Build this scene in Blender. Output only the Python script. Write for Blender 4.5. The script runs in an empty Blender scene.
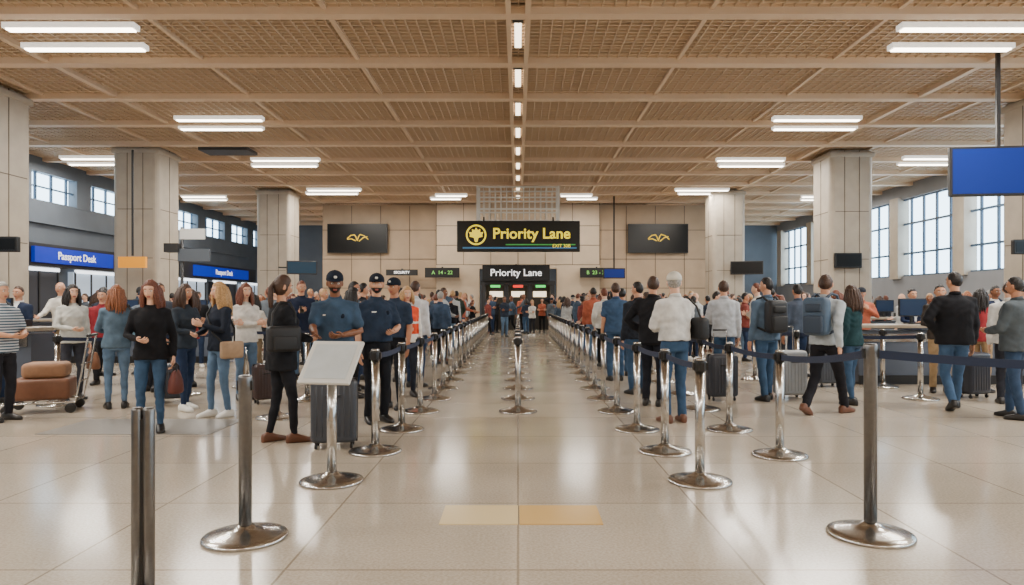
import bpy, bmesh, math, random
import numpy as np
from mathutils import Vector, Matrix, Euler
random.seed(7)
D=bpy.data; SC=bpy.context.scene
PI=math.pi
def V(*a): return Vector(a)
def lin(c):
    r=[]
    for x in c[:3]:
        x=x/255.0
        r.append(x/12.92 if x<=.04045 else ((x+.055)/1.055)**2.4)
    return (r[0],r[1],r[2],1)
_mc={}
def mat(name,c,rough=.6,metal=0,var=.0,vs=6,bump=0,bs=40,emit=0,spec=.5,coat=0):
    if name in _mc: return _mc[name]
    m=D.materials.new(name); m.use_nodes=True
    nt=m.node_tree; b=nt.nodes['Principled BSDF']
    col=lin(c)
    b.inputs['Base Color'].default_value=col
    b.inputs['Roughness'].default_value=rough
    b.inputs['Metallic'].default_value=metal
    b.inputs['Specular IOR Level'].default_value=spec
    tc=None
    if var or bump: tc=nt.nodes.new('ShaderNodeTexCoord')
    if var:
        n=nt.nodes.new('ShaderNodeTexNoise'); n.inputs['Scale'].default_value=vs; n.inputs['Detail'].default_value=5
        nt.links.new(tc.outputs['Object'],n.inputs['Vector'])
        r=nt.nodes.new('ShaderNodeValToRGB')
        r.color_ramp.elements[0].position=.3; r.color_ramp.elements[1].position=.7
        r.color_ramp.elements[0].color=tuple(x*(1-var) for x in col[:3])+(1,)
        r.color_ramp.elements[1].color=tuple(min(1,x*(1+var)) for x in col[:3])+(1,)
        nt.links.new(n.outputs['Fac'],r.inputs['Fac']); nt.links.new(r.outputs['Color'],b.inputs['Base Color'])
    if bump:
        n2=nt.nodes.new('ShaderNodeTexNoise'); n2.inputs['Scale'].default_value=bs; n2.inputs['Detail'].default_value=3
        nt.links.new(tc.outputs['Object'],n2.inputs['Vector'])
        bp=nt.nodes.new('ShaderNodeBump'); bp.inputs['Strength'].default_value=bump; bp.inputs['Distance'].default_value=.02
        nt.links.new(n2.outputs['Fac'],bp.inputs['Height']); nt.links.new(bp.outputs['Normal'],b.inputs['Normal'])
    if emit:
        b.inputs['Emission Color'].default_value=col; b.inputs['Emission Strength'].default_value=emit
    _mc[name]=m; return m
def fab(c): return mat('fabric_%d_%d_%d'%tuple(c),c,.85,0,.22,9,.35,14,spec=.2)

class MB:
    def __init__(s): s.v=[];s.f=[];s.m=[];s.s=[];s.M=None
    def add(s,vs,fs,mi=0,smooth=True):
        o=len(s.v)
        if s.M is not None: vs=[s.M@Vector(p) for p in vs]
        s.v.extend([tuple(p) for p in vs])
        for f in fs: s.f.append(tuple(i+o for i in f)); s.m.append(mi); s.s.append(smooth)
    def box(s,c,d,mi=0,R=None):
        x,y,z=d[0]/2,d[1]/2,d[2]/2
        vs=[V(a*x,b*y,e*z) for a in(-1,1) for b in(-1,1) for e in(-1,1)]
        if R is not None: vs=[R@p for p in vs]
        vs=[p+Vector(c) for p in vs]
        s.add(vs,[(0,1,3,2),(4,6,7,5),(0,4,5,1),(2,3,7,6),(0,2,6,4),(1,5,7,3)],mi,False)
    def rbox(s,c,d,r,mi=0,R=None,seg=3,smooth=True):
        bm=bmesh.new(); bmesh.ops.create_cube(bm,size=1)
        for v in bm.verts: v.co=V(v.co.x*d[0],v.co.y*d[1],v.co.z*d[2])
        bmesh.ops.bevel(bm,geom=bm.edges[:],offset=r,segments=seg,affect='EDGES',profile=.5)
        vs=[v.co.copy() for v in bm.verts]
        if R is not None: vs=[R@p for p in vs]
        bm.verts.index_update()
        fs=[tuple(v.index for v in f.verts) for f in bm.faces]; bm.free()
        s.add([p+Vector(c) for p in vs],fs,mi,smooth)
    def loft(s,rings,mi=0,smooth=True):
        n=len(rings[0]); vs=[p for r in rings for p in r]; fs=[]
        for i in range(len(rings)-1):
            for j in range(n):
                k=(j+1)%n
                fs.append((i*n+j,i*n+k,(i+1)*n+k,(i+1)*n+j))
        c0=sum((Vector(p) for p in rings[0]),Vector())/n; c1=sum((Vector(p) for p in rings[-1]),Vector())/n
        a=len(vs); vs=vs+[c0,c1]; b=(len(rings)-1)*n
        for j in range(n):
            k=(j+1)%n
            fs.append((a,k,j)); fs.append((a+1,b+j,b+k))
        s.add(vs,fs,mi,smooth)
    def tube(s,pts,rad,mi=0,n=10,cap=True,flat=None):
        pts=[Vector(p) for p in pts]; rad=list(rad) if hasattr(rad,'__len__') else [rad]*len(pts)
        T=[]
        for i in range(len(pts)):
            a=pts[max(0,i-1)]; b=pts[min(len(pts)-1,i+1)]; t=(b-a)
            T.append(t.normalized() if t.length>1e-9 else V(0,0,1))
        if cap:
            r0,r1=rad[0],rad[-1]
            P=[pts[0]-T[0]*r0*.85,pts[0]-T[0]*r0*.5]+pts+[pts[-1]+T[-1]*r1*.5,pts[-1]+T[-1]*r1*.85]
            Rr=[r0*.45,r0*.84]+rad+[r1*.84,r1*.45]; T=[T[0],T[0]]+T+[T[-1],T[-1]]
        else: P=pts;Rr=rad
        u=V(1,0,0) if abs(T[0].x)<.8 else V(0,1,0)
        u=(u-T[0]*u.dot(T[0])).normalized(); rings=[]
        for p,r,t in zip(P,Rr,T):
            u=(u-t*u.dot(t)).normalized(); w=t.cross(u)
            rings.append([p+u*(r*math.cos(2*PI*j/n))+w*(r*math.sin(2*PI*j/n)) for j in range(n)])
        s.loft(rings,mi)
    def lathe(s,prof,c=(0,0,0),mi=0,n=28,smooth=True):
        s.loft([[V(c[0]+r*math.cos(2*PI*j/n),c[1]+r*math.sin(2*PI*j/n),c[2]+z) for j in range(n)] for r,z in prof],mi,smooth)
    def ell(s,c,r,mi=0,nu=12,nv=8,R=None):
        rings=[]
        for i in range(1,nv):
            a=-PI/2+PI*i/nv
            ring=[V(r[0]*math.cos(a)*math.cos(2*PI*j/nu),r[1]*math.cos(a)*math.sin(2*PI*j/nu),r[2]*math.sin(a)) for j in range(nu)]
            if R is not None: ring=[R@p for p in ring]
            rings.append([p+Vector(c) for p in ring])
        s.loft(rings,mi)
    def mesh(s,name,mats):
        me=D.meshes.new(name); me.from_pydata(s.v,[],s.f)
        for m in mats: me.materials.append(m)
        me.polygons.foreach_set('material_index',s.m); me.polygons.foreach_set('use_smooth',s.s)
        me.update(); return me
    def obj(s,name,mats,loc=(0,0,0),rz=0,parent=None):
        o=D.objects.new(name,s.mesh(name,mats)); SC.collection.objects.link(o)
        o.location=loc; o.rotation_euler=(0,0,rz)
        if parent: o.parent=parent
        return o
def link(name,me,loc=(0,0,0),rz=0,sc=1,parent=None):
    o=D.objects.new(name,me); SC.collection.objects.link(o); o.location=loc; o.rotation_euler=(0,0,rz); o.scale=(sc,sc,sc)
    if parent: o.parent=parent
    return o
def text(body,size,loc,m,parent,rot=(PI/2,0,0),off=0.0,ext=.004,align='CENTER'):
    c=D.curves.new('lettering','FONT'); c.body=body; c.size=size; c.extrude=ext; c.offset=off; c.align_x=align; c.align_y='CENTER'
    c.materials.append(m); o=D.objects.new('lettering',c); SC.collection.objects.link(o); o.location=loc; o.rotation_euler=rot
    if parent: o.parent=parent
    return o

# ---------------------------------------------------------------- materials
steel=mat('brushed_steel',(186,183,178),.22,1,.08,30)
steel_d=mat('satin_post',(114,112,110),.32,1,.08,30)
black=mat('black_plastic',(18,18,20),.4)
dark=mat('dark_trim',(40,40,42),.5)
beltm=mat('belt_webbing',(26,38,64),.8,bump=.2,bs=200)
wallm=mat('stone_panel',(170,147,121),.5,0,.1,1.2)
wall2=mat('stone_panel_light',(202,181,155),.5,0,.08,1.2)
colm=mat('column_panel',(168,156,140),.5,0,.08,2.5,.05,10)
seam=mat('seam',(90,79,67),.7)
greyw=mat('grey_wall',(90,98,108),.6,0,.1,1)
rightw=mat('grey_wall_light',(130,132,137),.6,0,.08,1)
beamm=mat('ceiling_beam',(217,190,160),.5,0,.05,1)
slatm=mat('ceiling_slat',(206,180,150),.45)
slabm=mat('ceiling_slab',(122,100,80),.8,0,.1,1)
white=mat('white_panel',(225,225,222),.4)
screen=mat('screen_off',(8,10,13),.3,spec=.3)
blue=mat('blue_screen',(6,34,112),.3,emit=.3,spec=.25)
gold=mat('gold_print',(225,190,60),.5,emit=.5)
yel=mat('yellow_letter',(240,215,50),.5,emit=1.0)
whl=mat('white_letter',(240,240,240),.5,emit=1.0)
grn=mat('green_stripe',(60,150,70),.5,emit=.5)
blsign=mat('blue_lightbox',(14,40,160),.4,emit=.7)
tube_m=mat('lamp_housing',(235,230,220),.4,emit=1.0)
lampm=mat('lamp_tube',(255,243,223),.4,emit=12)

def floor_mat():
    m=D.materials.new('terrazzo_floor'); m.use_nodes=True; nt=m.node_tree; b=nt.nodes['Principled BSDF']; N=nt.nodes.new; L=nt.links.new
    tc=N('ShaderNodeTexCoord')
    n=N('ShaderNodeTexNoise'); n.inputs['Scale'].default_value=60; n.inputs['Detail'].default_value=4
    n1=N('ShaderNodeTexNoise'); n1.inputs['Scale'].default_value=.7; n1.inputs['Detail'].default_value=4
    L(tc.outputs['Object'],n.inputs['Vector']); L(tc.outputs['Object'],n1.inputs['Vector'])
    r=N('ShaderNodeValToRGB'); r.color_ramp.elements[0].position=.35; r.color_ramp.elements[1].position=.62
    r.color_ramp.elements[0].color=lin((180,168,151)); r.color_ramp.elements[1].color=lin((200,189,173))
    L(n.outputs['Fac'],r.inputs['Fac'])
    r2=N('ShaderNodeValToRGB'); r2.color_ramp.elements[0].position=.3; r2.color_ramp.elements[1].position=.7
    r2.color_ramp.elements[0].color=(.86,.85,.83,1); r2.color_ramp.elements[1].color=(1,1,1,1)
    L(n1.outputs['Fac'],r2.inputs['Fac'])
    mx=N('ShaderNodeMix'); mx.data_type='RGBA'; mx.blend_type='MULTIPLY'; mx.inputs[0].default_value=1
    L(r.outputs['Color'],mx.inputs[6]); L(r2.outputs['Color'],mx.inputs[7])
    br=N('ShaderNodeTexBrick'); br.offset=0; br.inputs['Scale'].default_value=1; br.inputs['Brick Width'].default_value=1.25; br.inputs['Row Height'].default_value=1.25
    br.inputs['Mortar Size'].default_value=.008; br.inputs['Mortar Smooth'].default_value=.2
    br.inputs['Color1'].default_value=(1,1,1,1); br.inputs['Color2'].default_value=(.92,.91,.90,1); br.inputs['Mortar'].default_value=(.55,.51,.46,1)
    L(tc.outputs['Object'],br.inputs['Vector'])
    m2=N('ShaderNodeMix'); m2.data_type='RGBA'; m2.blend_type='MULTIPLY'; m2.inputs[0].default_value=1
    L(mx.outputs[2],m2.inputs[6]); L(br.outputs['Color'],m2.inputs[7]); L(m2.outputs[2],b.inputs['Base Color'])
    r3=N('ShaderNodeMapRange'); r3.inputs['To Min'].default_value=.09; r3.inputs['To Max'].default_value=.22
    L(n1.outputs['Fac'],r3.inputs['Value']); L(r3.outputs['Result'],b.inputs['Roughness'])
    b.inputs['Specular IOR Level'].default_value=.5
    return m
# ---------------------------------------------------------------- room shell
H=6.5; XW=17.0; YB=36.2; YE=46.0; Y0=-10.0
mb=MB(); mb.box((0,18,-.1),(2*XW+.6,YE-Y0+.6,.2)); fl=mb.obj('floor',[floor_mat()])
mb=MB(); mb.box((-.255,4.72,.003),(.51,.42,.006),0); mb.box((.28,4.72,.003),(.54,.42,.006),1)
mb.obj('floor_marker_tiles',[mat('tile_cream',(222,200,154),.25),mat('tile_ochre',(212,174,108),.25)])
mb=MB(); mb.box((-4.3,8.1,.003),(1.9,1.0,.006)); mb.obj('floor_mat',[mat('grey_mat',(120,116,110),.4,0,.1,20)])
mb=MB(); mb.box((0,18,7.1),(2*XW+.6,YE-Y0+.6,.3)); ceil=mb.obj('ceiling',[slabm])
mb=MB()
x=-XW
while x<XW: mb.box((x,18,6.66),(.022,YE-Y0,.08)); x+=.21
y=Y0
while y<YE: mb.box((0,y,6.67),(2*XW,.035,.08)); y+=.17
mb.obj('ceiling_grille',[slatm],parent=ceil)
mb=MB()
k=-9
while True:
    y=12.4+2.55*k; k+=1
    if y<Y0: continue
    if y>YE: break
    mb.box((0,y,6.62),(2*XW,.26,.24)); mb.box((0,y-.17,6.72),(2*XW,.06,.12)); mb.box((0,y+.17,6.72),(2*XW,.06,.12))
for xx in (-15.1,-11.8,-6.7,-3.4,3.4,6.7,11.8,15.1):
    mb.box((xx,18,6.66),(.08,YE-Y0,.16))
for xx in (-10,10): mb.box((xx,18,6.64),(.14,YE-Y0,.2))
for xx in(-.17,.17): mb.box((xx,18,6.62),(.09,YE-Y0,.26))
mb.box((0,18,6.7),(.3,YE-Y0,.08),1)
mb.obj('ceiling_beams',[beamm,mat('channel',(110,100,90),.5)],parent=ceil)
mb=MB()
mb.box((-XW-.15,18,2.55),(.3,YE-Y0,5.1)); mb.box((-XW-.15,18,6.6),(.3,YE-Y0,1.0))
y=Y0
while y<YE: mb.box((-XW-.15,y,5.6),(.34,.9,1.1)); y+=3.4
mb.obj('wall_left',[greyw])
mb=MB()
mb.box((XW+.15,18,1.3),(.3,YE-Y0,2.6)); mb.box((XW+.15,18,6.55),(.3,YE-Y0,1.1))
y=Y0
while y<YE: mb.box((XW+.1,y,4.3),(.5,.7,3.6),1); y+=4.6
mb.obj('wall_right',[rightw,colm])
mb=MB()
y=Y0
while y<YE:
    mb.box((XW+.15,y,4.3),(.08,.09,3.5)); y+=.92
for z in(2.62,3.6,4.9,5.98): mb.box((XW+.15,18,z),(.1,YE-Y0,.08))
y=Y0
while y<YE: mb.box((-XW-.15,y,5.6),(.08,.07,1.0)); y+=.85
mb.box((-XW-.15,18,5.6),(.08,YE-Y0,.05))
mb.obj('window_mullions',[mat('mullion',(60,80,102),.5)])
mb=MB(); mb.box((0,YE+.15,3.3),(2*XW+.6,.3,7)); mb.obj('wall_far',[greyw])
mb=MB(); mb.box((0,Y0-.15,3.3),(2*XW+.6,.3,7)); mb.obj('wall_front',[wall2])
mb=MB()
for sx in(-1,1):
    mb.box((sx*7.15,YB+.3,3.25),(5.9,.6,6.5),0)
    mb.box((sx*3.1,YB+.1,3.25),(2.2,.6,6.5),1)
mb.box((0,YB+.1,4.9),(4.0,.6,3.4),1)
for xx in (-8.6,-7.1,-5.6,5.6,7.1,8.6): mb.box((xx,YB-.005,3.25),(.03,.02,6.4),2)
for z in(2.2,3.7,5.2):
    for sx in(-1,1): mb.box((sx*7.15,YB-.005,z),(5.9,.02,.03),2)
for z in(3.4,4.4,5.4): mb.box((0,YB-.205,z),(8.4,.02,.025),2)
for xx in(-4.2,-2.8,-1.4,0,1.4,2.8,4.2): mb.box((xx,YB-.205,5),(.025,.02,3.2),2)
mb.obj('wall_back',[wallm,wall2,seam])
mb=MB()
for xx in(-1.75,-.6,.6,1.75): mb.box((xx,YB-.45,1.25),(.22,.3,2.5),0)
mb.box((0,YB-.45,2.45),(3.8,.36,.2),0); mb.box((0,YB+1.5,1.3),(3.6,.1,2.6),1)
for xx in(-1.15,0,1.15): mb.box((xx,YB-.62,2.28),(.5,.06,.12),3 if xx else 2); mb.box((xx,YB+.9,1.9),(.7,.1,.3),4)
mb.obj('door_1',[dark,mat('passage',(50,46,42),.6),mat('lamp_red',(220,40,30),.5,emit=2),mat('lamp_green',(60,200,90),.5,emit=2),mat('pass_light',(255,235,200),.5,emit=2)])
def column(cx,cy,w):
    mb=MB(); mb.rbox((0,0,3.3),(w,w,6.6),.16,0,seg=4,smooth=False)
    h=w/2+.002
    for z in(1.3,2.9,4.5):
        mb.box((0,-h,z),(w-.34,.012,.02),1)
        mb.box((-h,0,z),(.012,w-.34,.02),1); mb.box((h,0,z),(.012,w-.34,.02),1)
    for sx in(-1,1):
        mb.box((sx*.17*w,-h,3.3),(.018,.015,6.5),1); mb.box((sx*h,0,3.3),(.015,.018,6.5),1)
    mb.rbox((0,0,.12),(w+.06,w+.06,.24),.1,2,seg=3,smooth=False); mb.rbox((0,0,6.42),(w+.08,w+.08,.18),.06,0,smooth=False)
    return mb.obj('column',[colm,seam,dark],(cx,cy,0))
column(-12.95,16.7,1.6);column(-12.5,23.6,1.5);column(-11.05,32.3,1.5)
column(13.35,17.4,1.6);column(11.2,24.2,1.46);column(9.56,32.4,1.46)
column(-12.9,8,1.6);column(13.3,8,1.6)

# ---------------------------------------------------------------- lights
def fixture(xc,yc,L=2.3,power=150,long=False):
    for i,(dx,dy) in enumerate(((-.15,-.5),(.15,.5))):
        mb=MB(); mb.box((0,0,.06),(L+.1,.22,.1),0); mb.box((0,0,.0),(L,.15,.03),1)
        o=mb.obj('ceiling_light',[tube_m,lampm],(xc+dx*(1 if xc>0 else -1)*1.2,yc+dy,6.42))
        l=D.lights.new('lamp','AREA'); l.shape='RECTANGLE'; l.size=L; l.size_y=.14; l.energy=power*1.35; l.color=(1,.94,.85)
        lo=D.objects.new('lamp',l); SC.collection.objects.link(lo); lo.parent=o; lo.location=(0,0,-.035)
for yy in(-2.2,3.0,8.15,13.3,19.65,25.1,31.6,38):
    for xx in(-8.35,8.35): fixture(xx,yy,2.3,150)
for yy in(2,10,24.8,33.5):
    for xx in(-15,14.6): fixture(xx,yy,2.0,110)
for xx in(-3.3,2.9): fixture(xx,33.2,1.4,60)
for xx in(-3.3,3.3): fixture(xx,-4,1.8,110)
mb=MB()
k=-5
while True:
    y=12.4+2.55*k+.55; k+=1
    if y>35: break
    mb.box((0,y+.6,6.6),(.13,1.1,.06),1)
    mb.box((0,y-.35,6.58),(.2,.3,.1),0)
mb.obj('strip_light',[dark,mat('strip_tube',(255,240,215),.4,emit=4)],parent=ceil)
mb=MB(); mb.box((0,0,0),(1.6,.9,.1)); mb.obj('ceiling_vent',[dark],(-9.6,23.2,6.46))

w=D.worlds.new('World'); SC.world=w; w.use_nodes=True
bg=w.node_tree.nodes['Background']; bg.inputs[0].default_value=(.60,.82,1,1); bg.inputs[1].default_value=7

# ---------------------------------------------------------------- signs, screens
mb=MB()
y0=30.3;z0=5.0;z1=6.45
for yy in(y0,y0+1.2):
    for z in(z0,5.5,6.0,z1): mb.box((0,yy,z),(3.5,.06,.06))
    for i in range(15): mb.box((-1.75+i*.25,yy,(z0+z1)/2),(.03,.03,z1-z0))
for i in range(8):
    for z in(z0,z1): mb.box((-1.75+i*.5,y0+.6,z),(.05,1.2,.05))
for xx in(-1.75,1.75): mb.box((xx,y0,(z0+6.6)/2),(.1,.1,6.6-z0)); mb.box((xx,y0+1.2,(z0+6.6)/2),(.1,.1,6.6-z0))
mb.obj('ceiling_truss',[mat('truss_paint',(225,224,218),.5)])
mb=MB(); mb.rbox((0,0,0),(5.3,.2,1.34),.03,0,smooth=False)
for xx in(-1.5,1.5): mb.box((xx,.1,.72),(.07,.07,.25),0)
mb.box((.95,-.105,-.36),(3.0,.01,.05),2)
mb.box((.05,-.105,-.5),(4.9,.01,.07),3)
cx,cz=-1.82,.06
n=32
ro,ri=.44,.37
vs=[];fs=[]
for j in range(n):
    a=2*PI*j/n; vs+= [V(cx+ro*math.cos(a),-.112,cz+ro*math.sin(a)),V(cx+ri*math.cos(a),-.112,cz+ri*math.sin(a))]
for j in range(n):
    k=(j+1)%n; fs.append((2*j,2*j+1,2*k+1,2*k))
mb.add(vs,fs,1,False)
leaf=[(0,.32),(.07,.2),(.18,.25),(.17,.1),(.31,.12),(.26,0),(.28,-.08),(.1,-.12),(.05,-.31),(-.05,-.31),(-.1,-.12),(-.28,-.08),(-.26,0),(-.31,.12),(-.17,.1),(-.18,.25),(-.07,.2)]
vs=[V(cx,-.112,cz)]+[V(cx+a,-.112,cz+b) for a,b in leaf]
mb.add(vs,[(0,i+1,(i+1)%len(leaf)+1) for i in range(len(leaf))],1,False)
sg=mb.obj('priority_lane_sign',[mat('sign_black',(14,18,16),.35),yel,grn,mat('sign_blue',(60,110,150),.5,emit=.4)],(.02,30.2,4.3))
text('Priority Lane',.64,(.56,-.115,.1),yel,sg,off=.012)
text('EXIT 30B',.2,(1.85,-.115,-.42),yel,sg)
def wallscreen(x,y,z,w,h,name='wall_screen',face=screen,logo=True,rz=0,mount=None,arm=None):
    mb=MB(); mb.rbox((0,0,0),(w,.12,h),.02,0,smooth=False); mb.box((0,-.062,0),(w-.1,.01,h-.1),1)
    if logo:
        for (a,b,c,d) in((-.5,.0,-.15,.18),(-.15,.18,0,-.12),(0,-.12,.15,.2),(.15,.2,.55,-.05),(-.5,-.05,-.1,-.12),(.1,-.14,.5,.08)):
            mb.tube([(a,-.075,b),((a+c)/2,-.075,(b+d)/2+.06),(c,-.075,d)],.03,2,n=6)
    if mount: mb.box((0,.05,(h/2+mount)/2),(.07,.07,mount-h/2),0)
    if arm: mb.box((arm/2,.1,0),(abs(arm),.06,.06),0)
    return mb.obj(name,[black,face,gold],(x,y,z),rz)
wallscreen(-8.25,36.0,4.75,3.1,1.5); wallscreen(7.2,36.0,4.75,3.1,1.5)
wallscreen(9.9,14.4,4.14,1.95,1.02,'hanging_monitor',blue,False,-.12,mount=2.45)
wallscreen(-9.6,31.1,3.0,1.3,.6,'column_monitor',mat('screen_teal',(20,50,70),.2,emit=.3),False,.3,arm=-1)
wallscreen(10.2,31.2,3.0,1.4,.6,'column_monitor',screen,False,-.3)
wallscreen(4.6,33.5,2.85,1.05,.5,'hanging_monitor',blue,False,0,mount=3.7)
wallscreen(-11.6,15.75,2.75,.75,.35,'column_monitor',screen,False,0,arm=-.9)
wallscreen(12.0,16.5,2.75,.7,.35,'column_monitor',screen,False,0,arm=.9)
wallscreen(11.0,23.35,2.85,.9,.5,'column_monitor',screen,False,0)
def smallsign(x,z,w,h,txt,m,ts,y=35.6):
    mb=MB(); mb.box((0,0,0),(w,.15,h),0); mb.box((0,.1,h/2),(.08,.2,.1),0)
    o=mb.obj('gate_sign',[black],(x,y,z)); text(txt,ts,(0,-.085,0),m,o,off=.004)
smallsign(-3.85,2.97,1.75,.5,'A  14 - 22',mat('greenl',(120,190,90),.5,emit=.6),.26)
smallsign(4.0,2.97,1.7,.5,'B  23 - 31',mat('greenl',(120,190,90),.5,emit=.6),.26)
smallsign(-.1,2.95,3.4,.8,'Priority Lane',whl,.5,y=35.4)
smallsign(-5.9,2.98,1.6,.3,'SECURITY',whl,.18)
mb=MB(); mb.box((-XW+.26,22,3.1),(.5,44,.8),0); mb.box((-XW+.08,22,4.3),(.12,44,.08),2)
for y in range(2,44,4):
    mb.box((-XW+.12,y+2,1.35),(.2,3.2,2.5),1 if y%8==2 else 3)
    mb.box((-XW+.26,y+2,2.62),(.1,3.0,.12),4)
    for dy in(-1.5,-.5,.5,1.5): mb.box((-XW+.24,y+2+dy,1.35),(.04,.06,2.5),0)
    mb.box((-XW+.24,y+2,1.0),(.05,3.1,.05),0)
fa=mb.obj('shop_fascia',[dark,mat('shop_glow',(170,184,200),.5,emit=.8),greyw,mat('shop_dark',(60,62,70),.5),mat('shop_strip',(230,235,240),.5,emit=3)])
for yy,L in((26.0,4.6),(39,7),(17.5,4)):
    mb=MB(); mb.box((0,0,0),(.12,L,.54),0); o=mb.obj('blue_lightbox_sign',[blsign],(-XW+.58,yy,3.1))
    text('Passport Desk',.38,(.07,0,0),whl,o,rot=(PI/2,0,PI/2),off=.003)
mb=MB(); mb.box((0,0,0),(.85,.1,.34),0); mb.box((0,0,1.85),(.05,.05,3.3),1)
o=mb.obj('yellow_hanging_sign',[mat('amber',(230,150,30),.5,emit=.5),dark],(-12.0,21.8,2.7)); 
mb=MB()
mb.lathe([(.06,0),(.05,.2),(.04,3.6)],mi=0,n=10); mb.box((.3,0,3.4),(.7,.08,.3),1); mb.box((-.25,0,3.0),(.4,.3,.25),0); mb.box((.35,0,2.8),(.9,.1,.35),2)
mb.obj('sign_pole',[dark,white,greyw],(-9.6,20,0))

# ---------------------------------------------------------------- counters
def counter(x,y,L,rz=0,monitors=2,hh=1.02):
    mb=MB(); mb.box((0,0,hh/2-.02),(L,.55,hh-.12),0); mb.rbox((0,-.05,hh),(L+.1,.75,.06),.015,1,smooth=False)
    mb.box((0,-.29,.08),(L,.05,.16),2)
    k=int(L/1.2)
    for i in range(1,k): mb.box((-L/2+i*L/k,-.28,hh/2),(.02,.02,hh-.2),2)
    mb.box((0,-.285,hh-.2),(L-.1,.02,.14),3)
    for i in range(monitors):
        xx=-L/2+(i+.5)*L/monitors
        mb.rbox((xx,.1,hh+.33),(.5,.04,.33),.01,2,smooth=False); mb.box((xx,.075,hh+.33),(.46,.005,.29),4); mb.box((xx,.12,hh+.1),(.05,.04,.2),2); mb.box((xx,.1,hh+.04),(.22,.18,.02),2)
        mb.box((xx+.4,.05,hh+.08),(.25,.2,.12),2)
    return mb.obj('check_in_counter',[mat('counter_panel',(76,84,98),.4,0,.05,3),mat('counter_top',(150,138,122),.3),black,steel,mat('mon_face',(30,45,70),.2,emit=.2)],(x,y,0),rz)
counter(8.3,12.6,4.6); counter(-9.2,11.2,3.2,0,2); counter(-9.5,17,5,0,3); counter(10.0,19,4,0,3); counter(-14,28,4,.6,3); counter(13.6,12.5,3,-.6,2)

# ---------------------------------------------------------------- stanchions
BASE=[(.25,0),(.252,.012),(.245,.022),(.20,.034),(.12,.048),(.07,.06),(.055,.075),(.042,.085)]
def stan_mesh(h,dk=0):
    mb=MB()
    mb.lathe(BASE,mi=0,n=48)
    if dk==0:
        mb.lathe([(.0385,.07),(.0385,h-.1)],mi=1,n=24)
        mb.lathe([(.046,h-.105),(.048,h-.1),(.048,h-.03),(.046,h-.022)],mi=2,n=24)
        mb.lathe([(.042,h-.024),(.042,h-.006),(.034,h)],mi=1,n=24)
        for a in range(4):
            c,s=math.cos(a*PI/2),math.sin(a*PI/2); mb.box((.047*c,.047*s,h-.065),(.022 if c*c>.5 else .04,.04 if c*c>.5 else .022,.06),2)
    elif dk==1:
        mb.lathe([(.0385,.07),(.0385,h-.09),(.041,h-.085),(.041,h-.01),(.036,h)],mi=1,n=32)
        mb.box((.041,0,h-.06),(.012,.03,.06),2); mb.box((-.041,0,h-.06),(.012,.03,.06),2)
    else:
        for s in(-1,1): mb.lathe([(.0235,.05),(.0235,h-.01),(.019,h)],(s*.0245,0,0),1,24)
        mb.box((0,0,h-.5),(.03,.03,.9),2)
    return mb.mesh('stanchion',[steel,steel_d if dk else steel,black])
SM={}; BP=[]
def stanchion(x,y,h=.99,dk=0):
    k=(h,dk)
    if k not in SM: SM[k]=stan_mesh(h,dk)
    return link('stanchion',SM[k],(x,y,0))
def belt(o,x2,y2,h1=.99,h2=.99):
    x1,y1=o.location.x,o.location.y; d=V(x2-x1,y2-y1,0); L=d.length; t=d/L; nrm=V(-t.y,t.x,0)*.0025
    mb=MB(); rings=[]
    n=10
    for i in range(n+1):
        u=i/n; p=t*(.05+(L-.1)*u); z=(h1-.065)*(1-u)+(h2-.065)*u-.03*4*u*(1-u)*min(1,L/2)
        BP.append((x1+p.x,y1+p.y))
        rings.append([p+nrm+V(0,0,z+.026),p-nrm+V(0,0,z+.026),p-nrm+V(0,0,z-.026),p+nrm+V(0,0,z-.026)])
    mb.loft(rings,0,False); mb.obj('belt',[beltm],parent=o)
def row(pts,beltit=True):
    for i,p in enumerate(pts):
        h=p[2] if len(p)>2 else .99; dk=p[3] if len(p)>3 else 0
        o=stanchion(p[0],p[1],h,dk)
        if beltit and i+1<len(pts):
            q=pts[i+1]; belt(o,q[0],q[1],h,q[2] if len(q)>2 else .99)
Lrow=[(-1.37,6.72),(-1.31,7.88),(-1.285,9.2),(-1.24,10.4)]+[(-1.24-.006*i,10.4+1.25*i) for i in range(1,17)]
row(Lrow)
Rrow=[(1.455,5.6),(1.41,6.72),(1.34,7.88),(1.30,9.2),(1.27,10.4)]+[(1.27+.006*i,10.4+1.25*i) for i in range(1,17)]
row(Rrow)
row([(0,9.2+1.25*i) for i in range(16)])
row([(2.17,4.31,1.18,1),(2.45,6.55),(2.38,7.88),(2.46,9.4),(2.55,11),(2.6,12.6),(2.7,14.2),(2.8,15.8),(2.9,17.4),(3,19)])
o=stanchion(4.6,4.0,1.1,1); belt(o,2.17,4.31,1.1,1.18)
row([(-1.58,2.95,.99,2)],False); row([(-1.66,4.26,.99,1)],False)
row([(-6.45,9.8),(-5.2,10.9),(-4.6,11.9),(-3.5,13),(-3.3,15),(-3.3,17)])
row([(-3.0,8.7),(-3.1,10.3)])
row([(5.98,10.4),(4.5,11.3),(4.4,13),(4.4,15)])
row([(6.2,11.9)],False)
mb=MB()
mb.lathe(BASE,n=48)
mb.lathe([(.0385,.07),(.0385,.88)],n=24)
R=Matrix.Rotation(math.radians(-12),3,'Z')@Matrix.Rotation(math.radians(-42),3,'X')
mb.rbox((0,-.01,.955),(.44,.03,.42),.008,1,R,smooth=False)
p=R@V(0,-.017,0)+V(0,-.01,.955); mb.box(p,(.36,.003,.34),2,R)
mb.box((0,0,.9),(.07,.07,.09),3)
mb.obj('information_stand',[steel,mat('board_edge',(205,205,200),.35),mat('board_face',(188,194,196),.3,0,.06,8),black],(-1.49,5.6,0))

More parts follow.
